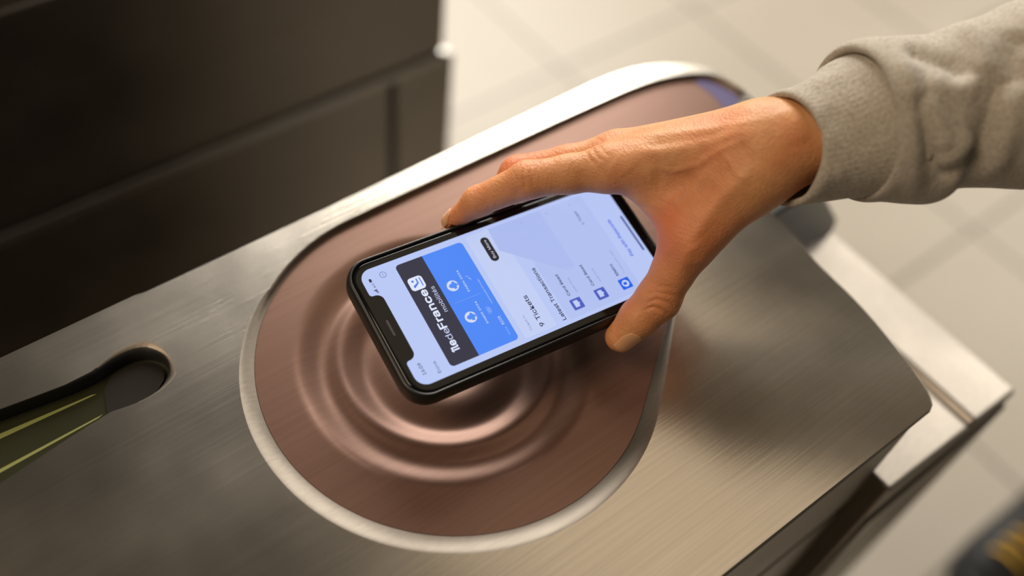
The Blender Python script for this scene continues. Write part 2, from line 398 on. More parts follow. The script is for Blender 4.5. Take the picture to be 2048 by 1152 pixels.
# paler pane behind the ticket summary and a soft triangle pattern
ui('background_shape', [(60.5, 67.0), (47.8, 66.3), (25.8, 91.0), (26, 96), (60.5, 96)], (172, 187, 238), 0.8)
ui('status_glyph', rbox(55.6, 3.0, 57.4, 4.2, 0.3), (40, 42, 60), 2, 'battery symbol')
for i in range(4):
    ui('status_glyph', rbox(49.4+i*0.55, 4.3-0.35*(i+1), 49.4+i*0.55+0.4, 4.5, 0.05), (40, 42, 60), 2, 'signal bar')
def ring_pts(cx, cy, r0, r1, n_=28):
    return [(cx+r0*math.cos(2*math.pi*i/n_), cy+r0*math.sin(2*math.pi*i/n_)) for i in range(n_)], [(cx+r1*math.cos(2*math.pi*i/n_), cy+r1*math.sin(2*math.pi*i/n_)) for i in range(n_)]
def ring(name, cx, cy, r0, r1, col, z):
    a, b2 = ring_pts(cx, cy, r0, r1); k = len(a)
    v = [(*uv(x, y), 0.00004+z*0.00002) for x, y in a+b2]
    f = [(i, (i+1) % k, k+(i+1) % k, k+i) for i in range(k)]
    return mesh(name, v, f, emit(name+'_light', srgb(*col)), scr, False)
ring('more_button', 57.2, 10.2, 1.35, 1.6, (96, 104, 160), 2)
for dx in (-0.6, 0, 0.6):
    ui('more_dot', [(57.2+dx+0.2*math.cos(t), 10.2+0.2*math.sin(t)) for t in range(6)], (96, 104, 160), 3)
for (ex, ey) in ((39.4, 36.9), (21.7, 36.8)):
    # flame and face emblem : pale disc with a blue flame cut by hair strands
    k = 30; rr_ = 2.85
    ui('emblem', [(ex+rr_*math.cos(2*math.pi*i/k), ey+rr_*math.sin(2*math.pi*i/k)) for i in range(k)], (206, 216, 246), 3, 'round white flame emblem')
    fl = [(ex+0.1, ey-2.0), (ex+1.15, ey-1.2), (ex+1.25, ey-0.2), (ex+2.2, ey+0.5), (ex+1.9, ey+1.3), (ex+1.0, ey+1.6), (ex+0.85, ey+2.2), (ex+0.45, ey+2.75), (ex-0.7, ey+2.7), (ex-0.55, ey+1.7), (ex-1.9, ey+1.3), (ex-2.0, ey+0.3), (ex-1.1, ey-0.2), (ex-1.0, ey-1.1)]
    ui('emblem_flame', fl, (76, 137, 246), 4)
    ui('emblem_mouth', [(ex+0.1, ey+2.05), (ex+0.5, ey+1.85), (ex+0.6, ey+2.2), (ex+0.2, ey+2.3)], (206, 216, 246), 5)
for i, (ox, oy) in enumerate(((-1.2, 0), (0, 0), (1.2, 0), (-0.6, 0.75), (0.6, 0.75))):
    ring('olympic_ring', 21.6+ox, 45.9+oy, 0.55, 0.68, (170, 192, 244), 3)
# agitos
for (ox, oy, rot) in ((-0.7, 0.0, 20), (0.5, -0.3, -60), (0.3, 0.7, 180)):
    pts = []
    for t in range(7):
        a = math.radians(rot + t*18); pts.append((40.6+ox+1.0*math.cos(a)-0.5, 45.6+oy+1.0*math.sin(a)*0.8))
    for t in range(6, -1, -1):
        a = math.radians(rot + t*18); q = 0.75 if 0 < t < 6 else 1.0; pts.append((40.6+ox+q*math.cos(a)-0.5, 45.6+oy+q*math.sin(a)*0.8))
    ui('agito', pts, (178, 198, 246), 3)
ui('divider', [(30.8, 33.5), (31.0, 33.5), (31.0, 46.9), (30.8, 46.9)], (120, 160, 246), 3)
try:
    font = bpy.data.fonts.load(os.path.join(bpy.utils.system_resource('DATAFILES'), 'fonts', 'Inter.woff2'))
except Exception:
    font = None
def text(s, x, y, wid, size, col, bold=0.0, z=4):
    """left end x, baseline y (mm), fitted to width wid; converted to a mesh"""
    cu = bpy.data.curves.new('caption', 'FONT'); cu.body = s; cu.size = size/1000*1.35
    if font: cu.font = font
    cu.resolution_u = 3
    o = bpy.data.objects.new('caption', cu); C.objects.link(o)
    bpy.context.view_layer.update()
    me = bpy.data.meshes.new_from_object(o.evaluated_get(bpy.context.evaluated_depsgraph_get()))
    bpy.data.objects.remove(o); bpy.data.curves.remove(cu)
    n_ = len(me.vertices); co = np.zeros(n_*3); me.vertices.foreach_get('co', co); co = co.reshape(-1, 3)
    w0 = co[:, 0].max()-co[:, 0].min(); co[:, 0] = (co[:, 0]-co[:, 0].min())*(wid/1000/w0)
    if bold > 0.009:    # heavier weight: the same outlines laid side by side
        fs = [tuple(p.vertices) for p in me.polygons]; d_ = size/1000*min(0.03, bold*0.95); allc = []; allf = []
        for q_, (ox, oy) in enumerate(((-d_, -d_), (d_, -d_), (d_, d_), (-d_, d_), (0, d_), (0, -d_), (d_, 0), (-d_, 0))):
            allc.append(co+np.array([ox, oy, 0])); allf += [tuple(i_+q_*n_ for i_ in f_) for f_ in fs]
        co = np.concatenate(allc); me = bpy.data.meshes.new('caption'); me.from_pydata(co.tolist(), [], allf)
    X, Y = uv(x, y); co[:, 0] += X; co[:, 1] += Y; co[:, 2] = 0.00004+z*0.00002
    me.vertices.foreach_set('co', co.ravel()); me.update()
    me.materials.clear(); me.materials.append(emit('caption_ink', srgb(*col)))
    m2 = bpy.data.objects.new('caption', me); C.objects.link(m2); m2.parent = scr
    return m2
ink = (44, 46, 74); grey = (128, 138, 190)
text('16:09', 4.8, 5.6, 6.0, 2.3, (58, 60, 84), 0.01)
text('Done', 2.9, 12.0, 6.0, 2.2, (92, 98, 150))
text('4G', 52.4, 4.4, 2.4, 1.5, (70, 74, 100))
text('île', 9.2, 24.6, 5.6, 5.0, (222, 230, 252), 0.035)
text('de', 15.3, 24.6, 6.0, 4.4, (200, 208, 238), 0.0)
text('France', 21.6, 24.6, 21.2, 5.0, (222, 230, 252), 0.035)
text('mobilités', 28.7, 28.8, 14.2, 2.9, (205, 214, 244), 0.004)
text('PARIS 2024', 33.8, 42.9, 12.2, 1.35, (206, 216, 246), 0.01)
text('PARIS 2024', 15.9, 42.9, 12.2, 1.35, (206, 216, 246), 0.01)
text('PARTENAIRE OFFICIEL', 24.2, 49.6, 14.2, 0.95, (190, 206, 246))
text('8225', 12.4, 49.3, 4.6, 1.9, (196, 212, 246), 0.01)
for i in range(4):
    ui('card_dot', [(7.2+i*1.1+0.25*math.cos(t), 48.9+0.25*math.sin(t)) for t in range(6)], (196, 212, 246), 3)
text('Buy More', 45.0, 63.2, 10.6, 1.95, (206, 212, 235), 0.008)
text('Ticket t+', 4.3, 59.8, 8.8, 1.7, grey)
text('9 Tickets', 4.3, 66.2, 17.2, 3.2, ink, 0.015)
text('Latest Transactions', 2.9, 77.2, 30.0, 2.7, ink, 0.02)
text('Card Read', 13.1, 85.6, 12.2, 2.0, (50, 56, 100), 0.018)
text('Just now', 13.3, 89.8, 8.4, 1.45, grey)
text('Card Read', 13.1, 99.3, 12.2, 2.0, (50, 56, 100), 0.018)
text('Just now', 13.3, 103.5, 8.4, 1.45, grey)
text('Metro', 13.1, 113.5, 6.8, 2.1, (40, 48, 108), 0.02)
text('7 minutes ago', 12.9, 117.3, 14.0, 1.45, (136, 148, 200))
text('1 Ticket', 44.8, 113.2, 8.4, 1.75, (52, 62, 122), 0.012)
text('Pay with Passcode', 19.8, 126.6, 22.4, 2.3, (50, 80, 228), 0.02)
for cy_ in (84.5, 98.5, 112.2):
    ui('chevron', [(57.0, cy_-0.8), (57.3, cy_-0.8), (57.9, cy_), (57.3, cy_+0.8), (57.0, cy_+0.8), (57.6, cy_)], (140, 156, 215), 3)
# earpiece slit in the notch
bm = bmesh.new(); prism(bm, [(uv(x, y)) for x, y in rbox(27.0, 0.9, 35.5, 1.9, 0.45)][::-1], 0.00002, 0.00008)
bmo('earpiece', bm, mat('earpiece_mesh', (0.035, 0.030, 0.022), 0.5), body)

# ------------------------------------------------------------------ person : right hand and sleeved forearm
def seg(a, b2, ra, rb): return (np.asarray(a, float), np.asarray(b2, float), ra, rb)
mm = 0.001
K = {}
K['wr'] = P(1589, 283, .432); K['fo'] = P(1800, 248, .424); K['fo2'] = P(2120, 190, .415)
K['i0'] = P(1224, 336, .453); K['i1'] = P(1055, 360, .458); K['i2'] = P(955, 403, .468); K['i3'] = P(902, 444, .4755)
K['m0'] = P(1236, 305, .468); K['m1'] = P(1036, 348, .477); K['m2'] = P(985, 412, .492); K['m3'] = P(1000, 440, .502)
def PL(x, y, z): return np.array(MP @ Vector((x/1000, y/1000, z/1000)))
K['r0'] = P(1266, 318, .487); K['r1'] = P(1110, 362, .503); K['r2'] = PL(42.0, -42.0, -19); K['r3'] = PL(34, -44, -20)
K['p0'] = P(1305, 340, .502); K['p1'] = PL(38.5, -76, -10); K['p2'] = PL(36, -70, -22.0); K['p3'] = PL(27, -68, -21)
K['t0'] = P(1500, 345, .436); K['t1'] = P(1381, 478, .445); K['t2'] = P(1317, 597, .456); K['t3'] = P(1240, 674, .464)
palm = [
    seg(K['wr'], K['fo'], 16.8*mm, 18*mm), seg(K['fo'], K['fo2'], 18*mm, 21*mm),
    seg(P(1538, 294, .434), P(1588, 285, .444), 17.8*mm, 15.5*mm),
    seg(P(1500, 300, .437), K['i0'], 16*mm, 10.5*mm), seg(P(1510, 285, .441), K['m0'], 16*mm, 9.6*mm),
    seg(P(1515, 290, .450), K['r0'], 15*mm, 9.0*mm), seg(P(1520, 300, .460), K['p0'], 14*mm, 8.5*mm),
    seg(K['t0'], K['t1'], 16*mm, 11.5*mm), seg(P(1550, 298, .435), K['t0'], 16.5*mm, 16*mm),
    seg(P(1300, 352, .458), P(1392, 430, .448), 10*mm, 11.5*mm),   # web
    seg(P(1285, 362, .456), P(1362, 448, .448), 6.0*mm, 7.5*mm),
    seg(P(1420, 350, .450), P(1400, 430, .450), 13*mm, 12*mm),
    seg(P(1440, 360, .462), P(1330, 350, .475), 15*mm, 11*mm),
]
fing = [
    [seg(K['i0'], (K['i0']+K['i1'])/2, 10.2*mm, 8.9*mm), seg((K['i0']+K['i1'])/2, K['i1'], 8.7*mm, 8.7*mm), seg(K['i1'], K['i2'], 8.5*mm, 7.0*mm), seg(K['i2'], K['i3'], 6.9*mm, 4.2*mm)],
    [seg(K['m0'], (K['m0']+K['m1'])/2, 9.4*mm, 8.4*mm), seg((K['m0']+K['m1'])/2, K['m1'], 8.4*mm, 8.7*mm), seg(K['m1'], K['m2'], 8.4*mm, 7.4*mm), seg(K['m2'], K['m3'], 7.3*mm, 6.2*mm)],
    [seg(K['r0'], K['r1'], 8.8*mm, 8.2*mm), seg(K['r1'], K['r2'], 8.1*mm, 7.2*mm), seg(K['r2'], K['r3'], 7.0*mm, 6.2*mm)],
    [seg(K['p0'], K['p1'], 8.2*mm, 7.4*mm), seg(K['p1'], K['p2'], 7.2*mm, 6.5*mm), seg(K['p2'], K['p3'], 6.4*mm, 5.6*mm)],
    [seg(K['t1'], (K['t1']+K['t2'])/2, 11.2*mm, 9.8*mm), seg((K['t1']+K['t2'])/2, K['t2'], 9.6*mm, 10.2*mm), seg(K['t2'], (K['t2']*.5+K['t3']*.5), 10.0*mm, 9.0*mm), seg((K['t2']*.5+K['t3']*.5), K['t3'], 9.0*mm, 7.0*mm)],
]
VOX = 0.0008
allp = np.array([p for g in fing+[palm] for s in g for p in s[:2]])
lo = allp.min(0)-0.035; hi = allp.max(0)+0.035
hi = np.minimum(hi, [0.70, 1.0, 1.5])
shape = np.ceil((hi-lo)/VOX).astype(int)+1
gx = [lo[i]+VOX*np.arange(shape[i]) for i in range(3)]
BIG = 0.03
def capsule_into(F, s, k):
    a, b2, ra, rb = s; rm = max(ra, rb)+BIG*0.5
    l0 = np.maximum(0, np.floor((np.minimum(a, b2)-rm-lo)/VOX).astype(int)); h0 = np.minimum(shape, np.ceil((np.maximum(a, b2)+rm-lo)/VOX).astype(int)+1)
    if (h0 <= l0).any(): return
    X = gx[0][l0[0]:h0[0], None, None]-a[0]; Y = gx[1][None, l0[1]:h0[1], None]-a[1]; Z = gx[2][None, None, l0[2]:h0[2]]-a[2]
    d = b2-a; dd = d@d
    t = np.clip((X*d[0]+Y*d[1]+Z*d[2])/dd, 0, 1)
    D = np.sqrt((X-t*d[0])**2+(Y-t*d[1])**2+(Z-t*d[2])**2)-(ra+(rb-ra)*t)
    sl = tuple(slice(l0[i], h0[i]) for i in range(3))
    F[sl] = smin(F[sl], D.astype(np.float32), k)
def smin(a, b2, k):
    h = np.clip(0.5+0.5*(b2-a)/k, 0, 1)
    return b2+(a-b2)*h-k*h*(1-h)
Fp = np.full(shape, BIG, np.float32)
for s in palm: capsule_into(Fp, s, 9*mm)
Ft = None
for gi, g in enumerate(fing):
    F = np.full(shape, BIG, np.float32)
    for s in g: capsule_into(F, s, 3*mm)
    F = smin(Fp, F, (9 if gi == 4 else 6.5)*mm)
    Ft = F if Ft is None else smin(Ft, F, 1.3*mm)
def surface_nets(F, lo, h):
    s = F < 0
    nx, ny, nz = F.shape
    c = s[:-1,:-1,:-1].astype(np.int8)
    tot = sum(s[i:nx-1+i, j:ny-1+j, k:nz-1+k].astype(np.int8) for i in (0,1) for j in (0,1) for k in (0,1))
    act = (tot > 0) & (tot < 8)
    idx = np.argwhere(act); vid = -np.ones(act.shape, int); vid[tuple(idx.T)] = np.arange(len(idx))
    acc = np.zeros((len(idx), 3)); cnt = np.zeros(len(idx))
    cor = [(i,j,k) for i in (0,1) for j in (0,1) for k in (0,1)]
    for p in cor:
        for ax in range(3):
            if p[ax] == 0:
                q = list(p); q[ax] = 1
                fa = F[idx[:,0]+p[0], idx[:,1]+p[1], idx[:,2]+p[2]]; fb = F[idx[:,0]+q[0], idx[:,1]+q[1], idx[:,2]+q[2]]
                m = (fa < 0) != (fb < 0)
                t = np.where(m, fa/np.where(m, fa-fb, 1), 0)
                pt = np.array(p, float)[None].repeat(len(idx), 0); pt[:, ax] += t
                acc[m] += pt[m]; cnt[m] += 1
    V = lo+h*(idx+acc/cnt[:, None])
    Q = []
    for ax in range(3):
        u, v = (ax+1) % 3, (ax+2) % 3
        a = [slice(1, -1)]*3; a[ax] = slice(0, -1); b2 = list(a); b2[ax] = slice(1, None)
        sa, sb = s[tuple(a)], s[tuple(b2)]
        e = np.argwhere(sa != sb)
        flip = sa[tuple(e.T)]
        e = e.copy(); e[:, u] += 1; e[:, v] += 1
        def vi(du, dv):
            q = e.copy(); q[:, u] -= du; q[:, v] -= dv; return vid[tuple(q.T)]
        quad = np.stack([vi(1,1), vi(0,1), vi(0,0), vi(1,0)], 1)
        quad[~flip] = quad[~flip][:, ::-1]
        Q.append(quad)
    Q = np.concatenate(Q); Q = Q[(Q >= 0).all(1)]
    return V, Q
V, Q = surface_nets(Ft, lo, VOX)
# keep the largest piece only is unnecessary: all capsules are joined
def relax(V, Q, it, lam=0.5):
    E = np.concatenate([Q[:, [0,1]], Q[:, [1,2]], Q[:, [2,3]], Q[:, [3,0]]]); E = np.concatenate([E, E[:, ::-1]])
    deg = np.bincount(E[:, 0], minlength=len(V)).astype(float)
    for i in range(it):
        S = np.stack([np.bincount(E[:, 0], weights=V[E[:, 1], k], minlength=len(V)) for k in range(3)], 1)/deg[:, None]
        V = V + (lam if i % 2 == 0 else -lam*1.02)*(S-V)
    return V
V = relax(V, Q, 14)
def vnormals(V, Q):
    n_ = np.cross(V[Q[:, 2]]-V[Q[:, 0]], V[Q[:, 3]]-V[Q[:, 1]])
    N_ = np.zeros_like(V)
    for k in range(4):
        for ax in range(3): N_[:, ax] += np.bincount(Q[:, k], weights=n_[:, ax], minlength=len(V))
    return N_/np.maximum(1e-12, np.linalg.norm(N_, axis=1))[:, None]
def strokes(V, Q, lst, faces_=None):
    """sculpt ridges (+) and creases (-): each stroke is a line laid on the surface, with a width and a height"""
    bvh = BVHTree.FromPolygons([tuple(v) for v in V], [tuple(map(int, q)) for q in Q])
    N_ = vnormals(V, Q)
    disp = np.zeros(len(V)); att = np.zeros(len(V))
    for pts, wid, hgt in lst:
        pts = np.array(pts, float)
        fine = []
        for a, b2 in zip(pts[:-1], pts[1:]):
            for t in np.linspace(0, 1, max(2, int(np.hypot(*(b2-a))/6)), endpoint=False): fine.append(a+(b2-a)*t)
        fine.append(pts[-1]); L3 = []
        for p in fine:
            d = Vector(ray(*p)); hit = bvh.ray_cast(Vector(CAM), d.normalized())
            if hit[0] is not None: L3.append(np.array(hit[0]))
        if len(L3) < 2: continue
        L3 = np.array(L3)
        m = ((V > L3.min(0)-wid*3) & (V < L3.max(0)+wid*3)).all(1); ii = np.where(m)[0]
        best = np.full(len(ii), 1e9); tt = np.zeros(len(ii))
        nn_ = len(L3)-1
        for s_ in range(nn_):
            a, b2 = L3[s_], L3[s_+1]; d = b2-a
            t = np.clip(((V[ii]-a)@d)/max(1e-12, d@d), 0, 1)
            D = np.linalg.norm(V[ii]-a-t[:, None]*d, axis=1)
            u = D < best; best[u] = D[u]; tt[u] = (s_+t[u])/nn_
        fade = np.clip(np.minimum(tt, 1-tt)*5+0.15, 0, 1)
        disp[ii] += hgt*np.exp(-(best/wid)**2)*fade
    return V+N_*disp[:, None]
ST = [
    # finger knuckle and thumb creases
    ([(1290, 608), (1312, 598), (1340, 606), (1360, 622)], .75*mm, -.75*mm),
    ([(1288, 620), (1306, 614), (1325, 621), (1345, 634)], .8*mm, -.95*mm),
    ([(1285, 590), (1310, 584), (1345, 590), (1372, 606)], .7*mm, -.45*mm),
    ([(1300, 578), (1325, 572), (1355, 578)], .7*mm, -.22*mm),
    ([(1042, 322), (1030, 345), (1034, 372)], .8*mm, -.35*mm),
    ([(1054, 320), (1046, 345), (1052, 380)], .8*mm, -.45*mm),
    ([(1066, 320), (1062, 345), (1068, 372)], .8*mm, -.35*mm),
    ([(1078, 322), (1076, 340)], .7*mm, -.25*mm),
    ([(1012, 325), (1008, 338)], .7*mm, -.3*mm),
    ([(955, 378), (948, 395), (960, 418)], .8*mm, -.25*mm),
    ([(1030, 395), (1045, 372), (1045, 350)], 2.5*mm, -.4*mm),
    ([(1170, 300), (1180, 318), (1192, 330)], .8*mm, -.35*mm),
    ([(1182, 294), (1194, 312), (1206, 322)], .8*mm, -.35*mm),
    ([(1196, 290), (1208, 304), (1222, 314)], .8*mm, -.3*mm),
    ([(1176, 262), (1190, 276), (1206, 284)], .8*mm, -.25*mm),
    # tendons on the back of the hand
    ([(1250, 312), (1330, 300), (1420, 280), (1520, 258)], 3.2*mm, .9*mm),
    ([(1240, 275), (1330, 268), (1430, 258), (1530, 238)], 2.6*mm, .6*mm),
    ([(1290, 292), (1370, 286), (1450, 268)], 2.6*mm, -.6*mm),
    ([(1352, 560), (1385, 480), (1430, 410), (1500, 340)], 3.4*mm, 1.0*mm),
    ([(1420, 350), (1460, 330), (1510, 300)], 7*mm, -1.3*mm),
    ([(1300, 350), (1350, 350), (1400, 370)], 7*mm, -1.0*mm),
    ([(1330, 410), (1380, 380), (1420, 340)], 1.6*mm, .45*mm),
    ([(1300, 330), (1345, 345), (1395, 330), (1440, 300), (1500, 275)], 1.5*mm, .5*mm),
    ([(1440, 300), (1470, 345), (1500, 365)], 1.4*mm, .4*mm),
    ([(1560, 215), (1585, 245), (1600, 290)], 6*mm, .8*mm),
    ([(1385, 485), (1400, 505), (1398, 530)], 5*mm, .8*mm),
    ([(1225, 318), (1250, 330), (1262, 345)], 6*mm, .7*mm),
    ([(1270, 410), (1310, 420), (1345, 450)], 1.0*mm, -.25*mm),
    ([(1300, 396), (1345, 412), (1372, 442)], 1.0*mm, -.2*mm),
]
V = strokes(V, Q, ST)
# soft flesh yields where it presses on the phone case
Ri = np.array(MP.inverted()); Lc = V @ Ri[:3, :3].T + Ri[:3, 3]
hx, hy, zt, zb = 0.0381, 0.0745, 0.0010, -0.0107
ins = (np.abs(Lc[:, 0]) < hx) & (np.abs(Lc[:, 1]) < hy) & (Lc[:, 2] < zt) & (Lc[:, 2] > zb)
pen = np.stack([hx-Lc[:, 0], hx+Lc[:, 0], zt-Lc[:, 2], Lc[:, 2]-zb, hy+Lc[:, 1]], 1); wch = pen.argmin(1)
for c_, (ax, val) in enumerate(((0, hx), (0, -hx), (2, zt), (2, zb), (1, -hy))):
    q_ = ins & (wch == c_); Lc[q_, ax] = val
V = np.where(ins[:, None], Lc @ np.array(MP)[:3, :3].T + np.array(MP)[:3, 3], V)
skin = mat('warm_skin', (0.55, 0.28, 0.15), 0.52, 0.0, Specular_IOR_Level=0.35, Subsurface_Weight=0.15, Subsurface_Scale=0.006)
skin.node_tree.nodes['Principled BSDF'].inputs['Subsurface Radius'].default_value = (1.0, 0.35, 0.2)
N, L, b = nodes(skin)
n1 = noise_tex(skin, 26, (1,1,1), 3, 0.5); n2 = noise_tex(skin, 160, (1,1,1), 3, 0.6)
r1 = ramp(skin, n1.outputs[0], [(0.32, (0.60, 0.29, 0.115)), (0.5, (0.68, 0.34, 0.15)), (0.68, (0.68, 0.26, 0.11))])
mx = N.new('ShaderNodeMix'); mx.data_type = 'RGBA'; mx.blend_type = 'MULTIPLY'; mx.inputs[0].default_value = 0.55
r2 = ramp(skin, n2.outputs[0], [(0.35, (0.80, 0.74, 0.70)), (0.65, (1, 1, 1))]); L.new(r1.outputs[0], mx.inputs[6]); L.new(r2.outputs[0], mx.inputs[7])
at = N.new('ShaderNodeAttribute'); at.attribute_name = 'flush'
mx2 = N.new('ShaderNodeMix'); mx2.data_type = 'RGBA'; mx2.blend_type = 'MIX'; L.new(at.outputs['Fac'], mx2.inputs[0]); L.new(mx.outputs[2], mx2.inputs[6]); mx2.inputs[7].default_value = (0.66, 0.19, 0.085, 1)
L.new(mx2.outputs[2], b.inputs['Base Color'])
vo = N.new('ShaderNodeTexVoronoi'); vo.inputs['Scale'].default_value = 900; tc = N.new('ShaderNodeTexCoord'); mp = N.new('ShaderNodeMapping'); mp.inputs['Scale'].default_value = (1, 0.6, 1.3)
L.new(tc.outputs['Object'], mp.inputs[0]); L.new(mp.outputs[0], vo.inputs['Vector'])
bump(skin, vo.outputs['Distance'], 0.4, 0.0005); n3 = noise_tex(skin, 260, (1, .35, 1), 5, 0.65, (0, 0, 0.9)); bump(skin, n3.outputs[0], 0.4, 0.0007)
person = mesh('person', V, Q, skin)
person.data.update()
fl = np.zeros(len(V))
for p_, rad, amt in ((K['t2'], .013, .55), (K['t3'], .010, .35), (K['i1'], .013, .35), (K['m1'], .013, .45), (K['i3'], .010, .6), (K['i2'], .011, .35), (K['t1'], .015, .4), (K['i0'], .016, .25), (K['m0'], .012, .3), (P(1330, 470, .44), .014, .45), (P(1450, 470, .44), .018, .35)):
    fl += amt*np.exp(-(np.linalg.norm(V-p_, axis=1)/(rad*1.15))**2)
at_ = person.data.attributes.new('flush', 'FLOAT', 'POINT'); at_.data.foreach_set('value', np.clip(fl, 0, 0.7))
tag(person, 'person reaching in from the right in a grey sweatshirt, right hand gripping the phone', 'person')
# fingernails : curved plates lying on the finger tips
hb = BVHTree.FromPolygons([tuple(v) for v in V], [tuple(map(int, q)) for q in Q])
def nail(name, tipc, axis, up, ln, wd, mtl, label):
    axis = axis/np.linalg.norm(axis); up = up-axis*(up@axis); up /= np.linalg.norm(up); side = np.cross(axis, up)
    nu, nv = 16, 14; vv = []; ok = []
    for i in range(nu+1):
        for j in range(nv+1):
            a, c2 = -1+2*i/nu, -1+2*j/nv
            # square to rounded shape
            x = a*ln/2; y = c2*wd/2*(1-0.18*a*a*(1 if a < 0 else 0.9))
            x2 = a*ln/2*(1-0.16*c2*c2)
            o_ = tipc+axis*x2+side*y+up*0.02
            h = hb.ray_cast(Vector(o_), Vector(-up))
            if h[0] is None: vv.append(tipc+axis*x2+side*y); continue
            lift = 0.00035*(1-(abs(c2))**6)*(1-max(0, -a)**8) - 0.0001
            vv.append(np.array(h[0])+up*lift)
    f = [(i*(nv+1)+j, (i+1)*(nv+1)+j, (i+1)*(nv+1)+j+1, i*(nv+1)+j+1) for i in range(nu) for j in range(nv)]
    o = mesh(name, vv, f, mtl, person); o['label'] = label
    s_ = o.modifiers.new('thick', 'SOLIDIFY'); s_.thickness = 0.0004; s_.offset = -1
    return o
nm = mat('fingernail', (0.68, 0.36, 0.19), 0.24, 0.0, Subsurface_Weight=0.1, Subsurface_Scale=0.003)
tocam = -R[2]
tax = K['t3']-K['t2']
nail('fingernail', K['t3']-tax/np.linalg.norm(tax)*0.0022, tax, tocam*1.0+R[1]*0.50+R[0]*0.50, .0130, .0092, nm, 'thumb nail')
iax = K['i3']-K['i2']
nail('fingernail', K['i3']+iax/np.linalg.norm(iax)*0.0005, iax, tocam*0.2-R[1]*0.9-R[0]*0.5, .010, .0085, nm, 'index finger nail')

# sleeve and cuff
def loft(name, stations, shear_f, mtl, parent, nth=128, sub=10, thick=0.0018, wav=None):
    """stations: (px, py, depth, half height m, half depth m)"""
    st = np.array(stations, float); nS = (len(st)-1)*sub+1
    ts = np.linspace(0, len(st)-1, nS)
    def interp(k):
        # Catmull-Rom
        y = st[:, k]; out = []
        for t in ts:
            i = min(int(t), len(st)-2); u = t-i
            p0, p1, p2, p3 = y[max(i-1, 0)], y[i], y[i+1], y[min(i+2, len(st)-1)]
            out.append(0.5*((2*p1)+(-p0+p2)*u+(2*p0-5*p1+4*p2-p3)*u*u+(-p0+3*p1-3*p2+p3)*u**3))
        return np.array(out)
    cols = [interp(k) for k in range(5)]
    cen = np.array([P(cols[0][i], cols[1][i], cols[2][i]) for i in range(nS)])
    tan = P(2060, 195, .420)-P(1600, 293, .430); tan = np.tile(tan/np.linalg.norm(tan), (nS, 1))
    Vv = []
    for i in range(nS):
        cdir = tocam-tan[i]*(tocam@tan[i]); cdir /= np.linalg.norm(cdir)
        udir = np.cross(cdir, tan[i]); udir = udir if udir@(-R[1]) > 0 else -udir
        for j in range(nth):
            th = 2*math.pi*j/nth; cu_, cc = math.cos(th), math.sin(th)
            r_ = 1.0 + (wav(ts[i], th) if wav else 0)
            Vv.append(cen[i]+udir*cu_*cols[3][i]*r_+cdir*cc*cols[4][i]*r_+tan[i]*shear_f(ts[i])*cc*cols[4][i])
    F_ = [(i*nth+j, i*nth+(j+1) % nth, (i+1)*nth+(j+1) % nth, (i+1)*nth+j) for i in range(nS-1) for j in range(nth)]
    return np.array(Vv), np.array(F_)
fab = mat('grey_marl_jersey', (0.40, 0.36, 0.30), 0.9, 0.0, Sheen_Weight=0.15)
N, L, b = nodes(fab)
n1 = noise_tex(fab, 900, (0.5, 1, 1), 3, 0.7); n2 = noise_tex(fab, 60, (1, 1, 1), 4, 0.6)
r1 = ramp(fab, n1.outputs[0], [(0.3, (0.30, 0.265, 0.215)), (0.7, (0.53, 0.48, 0.40))]); L.new(r1.outputs[0], b.inputs['Base Color'])
bump(fab, n1.outputs[0], 0.7, 0.0008); bump(fab, n2.outputs[0], 0.2, 0.002)
def finish_cloth(name, V_, F_, sts, parent, thick):
    V_ = strokes(V_, F_, sts)
    o = mesh(name, V_, F_, fab, parent)
    s_ = o.modifiers.new('thick', 'SOLIDIFY'); s_.thickness = thick; s_.offset = 0; s_.use_rim = True
    sb = o.modifiers.new('smooth', 'SUBSURF'); sb.levels = 1; sb.render_levels = 1
    return o
rib = lambda t, th: 0.006*math.sin(44*th)
cs = [(1622, 292, .4300, .0218, .0222), (1575, 299, .4310, .0226, .0229), (1568, 300, .4310, .0236, .0239), (1573, 299, .4310, .0245, .0248), (1600, 293, .4300, .0245, .0248), (1650, 278, .4290, .0262, .0268), (1690, 260, .4280, .0289, .0292), (1722, 254, .4275, .0300, .0302), (1750, 250, .4270, .0296, .0298)]
Vc, Fc = loft('cuff', cs, lambda t: 0.50, fab, None, 192, 6, wav=lambda t, th: 0.0035*math.sin(64*th)+0.012*math.sin(3*th+1.0))
bs = [(1752, 250, .4270, .0300, .0302), (1728, 251, .4270, .0306, .0309), (1707, 249, .4272, .0318, .0320), (1716, 246, .4270, .0333, .0335), (1745, 242, .4268, .0341, .0338), (1790, 242, .4262, .0346, .0338), (1840, 240, .425, .0345, .0335), (1878, 226, .4245, .0322, .0325), (1940, 211, .424, .0346, .0340), (2000, 203, .422, .0366, .0350), (2050, 194, .420, .0385, .0365), (2160, 178, .418, .0400, .038), (2260, 160, .416, .0410, .0390), (2500, 112, .412, .0440, .0430), (2900, 30, .405, .0490, .0480), (3300, -60, .40, .0530, .0520)]
Vb, Fb = loft('sleeve', bs, lambda t: 0.46*max(0.1, 1-t/9), fab, None, 160, 12, wav=lambda t, th: min(1, max(0, t-3)/3)*(0.010*math.sin(2*th+t*1.3)+0.010*math.sin(5*th-t*1.7)))
